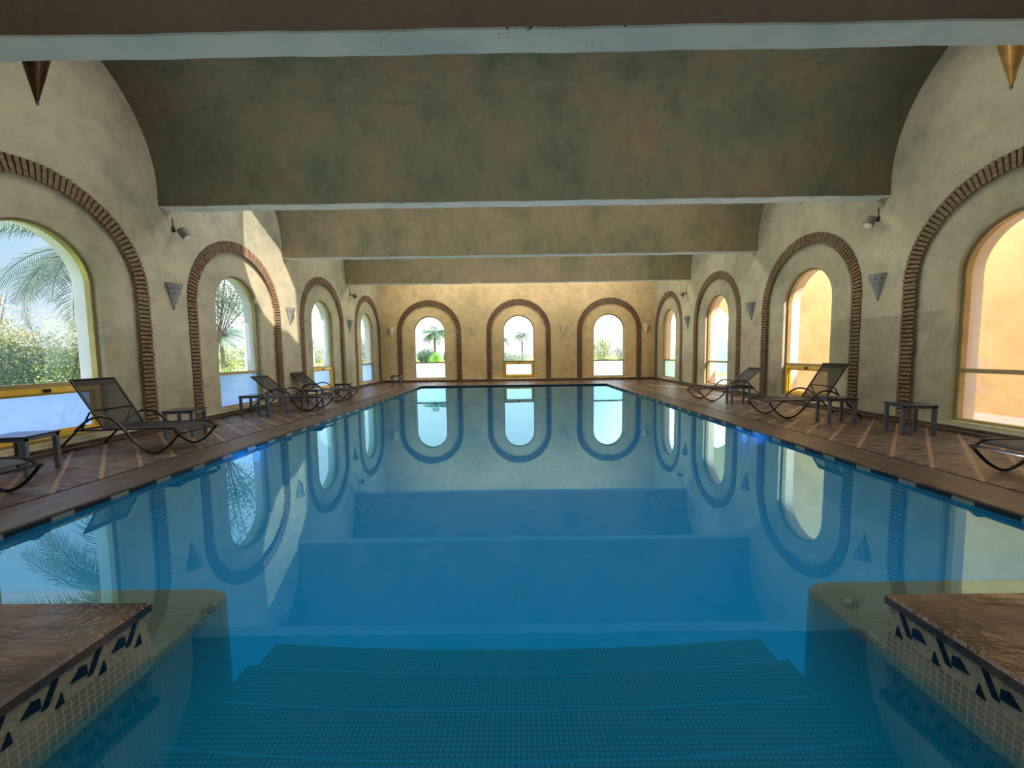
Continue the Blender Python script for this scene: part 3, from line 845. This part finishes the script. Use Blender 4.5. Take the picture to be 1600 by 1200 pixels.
# arcade wall on the right
mb = MB(); AX = 9.9
mapA = lambda u, z, dd: (AX+dd, u, z)
hole = [(17.5, .0)]+[(20.3-2.8*math.cos(PI*k/24), 1.2+2.3*math.sin(PI*k/24)) for k in range(25)]+[(23.1, .0)]
outl = [(-8, GZ), (23.5, GZ), (23.5, 9.6), (12.2, 9.6), (12.2, 5.0), (3.6, 5.0), (3.6, 9.6), (-8, 9.6)]
for dd in (0, .4): panel(mb, mapA, outl, [hole], dd)
strip(mb, mapA, outl, 0, .4); strip(mb, mapA, hole, 0, .4)
struct(mb.build('arcade_wall', M['peach']), 'peach rendered wall outside the right windows', 'wall')
root = empty('glass_windbreak', (13, 26, GZ))
mb = MB(); mb.box(-2.5, 14, -.02, .02, 0.05, 2.2); mb.build('panel', M['frost_teal'], root)
mb = MB()
for k in range(8): mb.box(-2.5+k*2.3, -2.44+k*2.3, -.05, .05, 0, 2.25)
mb.build('posts', M['outer'], root)
tag(root, 'pale turquoise glass windbreak beyond the farthest right window', 'windbreak')

def leaves(mb, pts, size, n_aspect=.35, droop=.3):
    for p in pts:
        dv = Vector((random.gauss(0, 1), random.gauss(0, 1), random.gauss(0, 1)-droop)).normalized()
        w = dv.cross(Vector((random.gauss(0, 1), random.gauss(0, 1), random.gauss(0, 1)))).normalized()*size*n_aspect
        l = dv*size*random.uniform(.6, 1.3); p = Vector(p)
        mb.add([p, p+l*.45+w*.5, p+l, p+l*.45-w*.5], [(0, 1, 2, 3)])
def blob(c, r, n, shell=.45):
    out = []
    for _ in range(n):
        v = Vector((random.gauss(0, 1), random.gauss(0, 1), random.gauss(0, 1))).normalized()
        k = 1-shell*random.random()**1.3
        out.append((c[0]+v.x*r[0]*k, c[1]+v.y*r[1]*k, c[2]+v.z*r[2]*k))
    return out
def bush(x, y, rx, ry, h, m, n, size, label, group='garden bushes outside the windows', lumps=9):
    random.seed(len(label)*7+int(x*10)); root = empty('garden_bush', (x, y, GZ)); mb = MB()
    for k in range(lumps):
        a = random.uniform(0, 2*PI); q = random.uniform(.1, .7); zz = random.uniform(.25, .78)
        leaves(mb, [p for p in blob((rx*q*math.cos(a), ry*q*math.sin(a), h*zz), (rx*.5, ry*.5, h*.3), n//lumps, .8) if p[2] > 0], size)
    mb.build('foliage', m, root)
    mb = MB()
    for k in range(7):
        a = random.uniform(0, 2*PI); q = random.uniform(.2, .6)
        mb.tube([(0.05*k-.15, 0, 0), (rx*q*.5*math.cos(a), ry*q*.5*math.sin(a), h*.4), (rx*q*math.cos(a), ry*q*math.sin(a), h*.8)], [.03, .02, .008], 5)
    mb.build('stems', M['bark'], root)
    tag(root, label, 'bush', group); return root
def frond(mb, base, ang, elev, length, curve, n=16, leaf=.5, lw=.03):
    pts = []; p = Vector(base); e = elev
    st = length/n
    for i in range(n+1):
        pts.append(p.copy()); p = p+Vector((math.cos(ang)*math.cos(e), math.sin(ang)*math.cos(e), math.sin(e)))*st; e -= curve/n
    mb.tube(pts, [.02*(1-.8*i/n) for i in range(n+1)], 5)
    side = Vector((-math.sin(ang), math.cos(ang), 0))
    for i in range(2, n+1):
        t = (pts[i]-pts[i-1]).normalized()
        for h in (0, .5):
            pp = pts[i-1].lerp(pts[i], h)
            for s in (-1, 1):
                l = leaf*math.sin(PI*(.12+.8*i/n))*random.uniform(.8, 1.1)
                dv = (side*s*.9+t*.7+Vector((0, 0, random.uniform(-.35, .05)))).normalized()
                tip = pp+dv*l+Vector((0, 0, -.25*l)); mid = pp+dv*l*.5; w = t*lw
                mb.add([pp-w*.4, mid-w, tip, mid+w, pp+w*.4], [(0, 1, 2, 3, 4)])
def palm(x, y, h, r, nf, label, leaf=.5, m='leaf_palm', trunk=.14, lw_=None, n_=12):
    random.seed(len(label)*5+int(y*10)); root = empty('palm_tree', (x, y, GZ)); mb = MB()
    pts = [(math.sin(i*.3)*.05*h*.2, 0, h*i/10) for i in range(11)]
    mb.tube(pts, [trunk*(1.25 if i == 0 else 1)*(1-.2*i/10) for i in range(11)], 10); mb.build('trunk', M['bark'], root, True)
    mb = MB(); top = pts[-1]
    for k in range(nf):
        frond(mb, top, 2*PI*k/nf*2.39996*nf/(2*PI)+random.uniform(-.1, .1), random.uniform(-.1, 1.0), r*random.uniform(.85, 1.1), random.uniform(1.2, 1.9), n_, leaf, lw_ or .03*r/1.6)
    mb.build('fronds', M[m], root)
    tag(root, label, 'palm tree', 'garden palms outside the windows'); return root
def tree(x, y, h, cr, m, n, size, label, lean=(0, 0), trunk=.07, stems=1, branchy=14):
    random.seed(len(label)*3+int(y*10)); root = empty('garden_tree', (x, y, GZ)); mb = MB(); tips = []
    for s in range(stems):
        a0 = random.uniform(0, 6.28); top = Vector((lean[0]+.3*math.cos(a0)*(s > 0), lean[1]+.3*math.sin(a0)*(s > 0), h*.62))
        path = catmull([(0, 0, 0), (lean[0]*.1+.06, lean[1]*.1-.08, h*.2), (lean[0]*.5-.03, lean[1]*.5+.06, h*.42), tuple(top)], 5)
        mb.tube(path, [trunk*(1-.5*i/len(path)) for i in range(len(path))], 7)
        for k in range(branchy):
            st = path[int(len(path)*random.uniform(.45, .99))]
            a = random.uniform(0, 2*PI); L_ = cr*random.uniform(.5, 1)
            en = Vector((top.x+math.cos(a)*L_, top.y+math.sin(a)*L_, random.uniform(h*.55, h)))
            md = st.lerp(en, .5)+Vector((random.uniform(-.1, .1), random.uniform(-.1, .1), .15))
            pth = catmull([tuple(st), tuple(md), tuple(en)], 4); mb.tube(pth, [trunk*.4*(1-.8*i/len(pth)) for i in range(len(pth))], 5); tips += pth[3:]
    mb.build('trunk', M['bark'], root, True)
    mb = MB(); pts = []
    for _ in range(n):
        t = random.choice(tips); s = cr*.22
        pts.append((t.x+random.gauss(0, s), t.y+random.gauss(0, s), t.z+random.gauss(0, s*.8)))
    leaves(mb, pts, size, .3, .6); mb.build('foliage', m, root)
    tag(root, label, 'tree', 'garden trees outside the windows'); return root

# seen through the nearest left window
bush(-9.6, 6.2, 1.5, 1.6, 2.2, M['leaf_dark'], 14000, .07, 'dense dark green bush low behind the nearest left window')
bush(-9.9, 8.6, 1.5, 1.7, 2.2, M['leaf_bush'], 14000, .07, 'dense yellow-green bush low in the right part of the nearest left window')
bush(-12.3, 9.0, 1.7, 2.2, 3.9, M['leaf_warm'], 12000, .08, 'airy pinkish-yellow shrub rising above the green bushes')
bush(-12.6, 12.6, 1.7, 1.5, 3.5, M['leaf_bush'], 9000, .07, 'loose yellow-green shrub beyond the nearest left window, right of the pinkish shrub')
root = palm(-9.0, 9.0, 3.8, 2.3, 32, 'palm whose long fronds droop into the top of the nearest left window', .62, lw_=.012, n_=26)
# second left window
tree(-9.9, 13.1, 5.6, 1.7, M['leaf_dark'], 5200, .10, 'dark slender garden tree filling the top of the second left window', (.1, .5), .055, 1, 18)
palm(-22, 30, 3.0, 2.0, 20, 'small distant palm seen low in the second left window', .6, 'leaf_dark')
bush(-13, 17.6, 1.2, 1.2, 1.0, M['leaf_bright'], 3000, .08, 'bright green low bush at the foot of the second left window')
bush(-30, 42, 6, 3, 3.2, M['leaf_bush'], 3500, .35, 'distant green hedge clump behind the small palm')
# low white garden building
root = empty('garden_house', (-21, 36, GZ)); mb = MB(); mb.box(-2, 2, -2, 2, 0, 4.6); mb.build('wall', M['outer'], root); mb = MB(); mb.bbox(-2.2, 2.2, -2.2, 2.2, 4.6, 4.9, .05); mb.build('roof', M['path'], root)
mb = MB(); mb.box(-.5, .5, -2.02, -1.98, 1.2, 2.6); mb.build('window', M['ttop'], root)
tag(root, 'pale garden building in the distance through the second left window', 'building')
# third / fourth left windows
tree(-15, 28, 3.6, 1.6, M['leaf_grey'], 2200, .16, 'small grey-green tree in the third left window', (0, 0), .07)
bush(-21.5, 42, 2.6, 1.8, 3.0, M['leaf_bush'], 3000, .3, 'distant rounded bush row in the third left window')
bush(-16.5, 40, 2.4, 2, 3.8, M['leaf_grey'], 2600, .26, 'tall grey-green distant bush near the third left window edge')
bush(-17, 47, 4, 2, 3.4, M['leaf_dark'], 2600, .3, 'dark distant bush in the farthest left window')
# far windows
palm(-7.9, 40, 3.6, 1.7, 24, 'tall single palm seen in the left window of the far wall', .55, 'leaf_dark', .13)
for k, (x, m) in enumerate([(-13.5, 'leaf_dark'), (-9.5, 'leaf_dark')]):
    bush(x, 62, 2.2, 1.6, 2.6, M[m], 2600, .33, ['dark distant hedge at the left of the left far window', 'dark distant hedge behind the single palm'][k])
bush(-9.6, 34, .7, .7, 1.4, M['leaf_bright'], 1200, .12, 'small light green bush on the lawn in the left far window')
bush(-6.6, 34, .8, .8, 1.8, M['leaf_bright'], 1600, .13, 'light green bush right of the single palm')
palm(1.0, 46, 3.6, 1.2, 22, 'small palm in the middle window of the far wall', .4, 'leaf_grey', .11)
palm(-1.1, 44, 3.0, 1.2, 18, 'pale palm at the left edge of the middle far window', .4, 'leaf_grey', .11)
bush(-.6, 36, 1.1, .8, 2.1, M['leaf_grey'], 1600, .16, 'pale reedy bush at the left of the middle far window')
bush(1.2, 42, 2.2, .9, 1.9, M['leaf_grey'], 2200, .16, 'low pale bush row in the middle far window')
bush(8.2, 37, 1.9, 1.2, 2.9, M['leaf_bush'], 2800, .17, 'pale green bush filling the left of the right far window')
bush(10.4, 38, 1.6, 1.2, 2.3, M['leaf_grey'], 2400, .17, 'pale grey bush at the right of the right far window')

# ------------------------------------------------------------------ light
CEIL_FILL = 135
UP_FILL = 52
SKYT = 3.0
w = bpy.data.worlds.new('sky'); sc.world = w; w.use_nodes = True
nt = w.node_tree; nt.nodes.clear()
out = nt.nodes.new('ShaderNodeOutputWorld'); bg = nt.nodes.new('ShaderNodeBackground')
tc = nt.nodes.new('ShaderNodeTexCoord'); sp_ = nt.nodes.new('ShaderNodeSeparateXYZ'); L(nt, tc.outputs['Generated'], sp_.inputs[0])
up = ramp(nt, sp_.outputs[2], [(0, (.46, .56, .64)), (.2, (.31, .47, .61)), (.5, (.66, .78, 1))])
yy = math_(nt, 'MULTIPLY', sp_.outputs[1], 1.0)
whiten = ramp(nt, yy, [(.62, (0, 0, 0)), (.92, (1, 1, 1))])
cc = mixc(nt, whiten, up, (.9, .92, .94))
hz = math_(nt, 'ADD', sp_.outputs[2], math_(nt, 'MULTIPLY', math_(nt, 'MAXIMUM', sp_.outputs[0], 0), 1.2))
L(nt, cc, bg.inputs[0]); L(nt, math_(nt, 'MULTIPLY', ramp(nt, hz, [(.36, (1/SKYT,)*3), (.58, (1,)*3)]), SKYT), bg.inputs[1])
L(nt, bg.outputs[0], out.inputs[0])
sd = bpy.data.lights.new('sun', 'SUN'); sd.energy = 6.2; sd.angle = d(.8); sd.color = (1, .86, .78)
so = bpy.data.objects.new('sun', sd); C.objects.link(so); so.rotation_euler = S.to_track_quat('Z', 'Y').to_euler()

for k in range(2, len(edges)-1, 2):  # unseen area fills added under the vault crowns to brighten the hall
    ld = bpy.data.lights.new('ceiling_fill', 'AREA'); ld.shape = 'RECTANGLE'; ld.size = 11; ld.size_y = 1.2; ld.energy = CEIL_FILL*{8: 1.25, 10: 1.65}.get(k, 1); ld.color = (1, .95, .86)
    lo = bpy.data.objects.new('ceiling_fill', ld); C.objects.link(lo); lo.location = ((XL+XR)/2, (edges[k]+edges[k+1])/2, 6.2)
for X_ in (-4.2, .2, 4.6):  # unseen spots added just above the water as upward fill, without fixtures
    for Y_ in (3.8, 7.6, 11.5, 15.6):
        ld = bpy.data.lights.new('up_fill', 'SPOT'); ld.energy = UP_FILL; ld.color = (.98, .99, .96); ld.spot_size = d(160); ld.spot_blend = 1; ld.shadow_soft_size = 0
        lo = bpy.data.objects.new('up_fill', ld); C.objects.link(lo); lo.location = (X_, Y_, .12); lo.rotation_euler = (PI, 0, 0)
# ------------------------------------------------------------------ camera
f_, p_, yw, r_ = 620., .0745, -.0043, -.0138
cp, sn, cy, sy, cr, sr = math.cos(p_), math.sin(p_), math.cos(yw), math.sin(yw), math.cos(r_), math.sin(r_)
fwd = Vector((sy*cp, cy*cp, -sn)); right = Vector((cy, -sy, 0)); upv = right.cross(fwd)
r2 = right*cr+upv*sr; u2 = right*-sr+upv*cr
cd = bpy.data.cameras.new('camera'); cd.sensor_width = 36; cd.lens = f_/1600*36; cd.clip_end = 600; cd.clip_start = .02
co = bpy.data.objects.new('camera', cd); C.objects.link(co)
mt = Matrix((r2, u2, -fwd)).transposed().to_4x4(); mt.translation = Vector((0, 0, 1.3)); co.matrix_world = mt
sc.camera = co
sc.view_settings.view_transform = 'Standard'
sc.view_settings.exposure = .72
sc.cycles.use_denoising = True
sc.cycles.max_bounces = 12; sc.cycles.diffuse_bounces = 6; sc.cycles.transparent_max_bounces = 24; sc.cycles.glossy_bounces = 5
sc.cycles.sample_clamp_indirect = 8
sc.cycles.caustics_reflective = False; sc.cycles.caustics_refractive = False
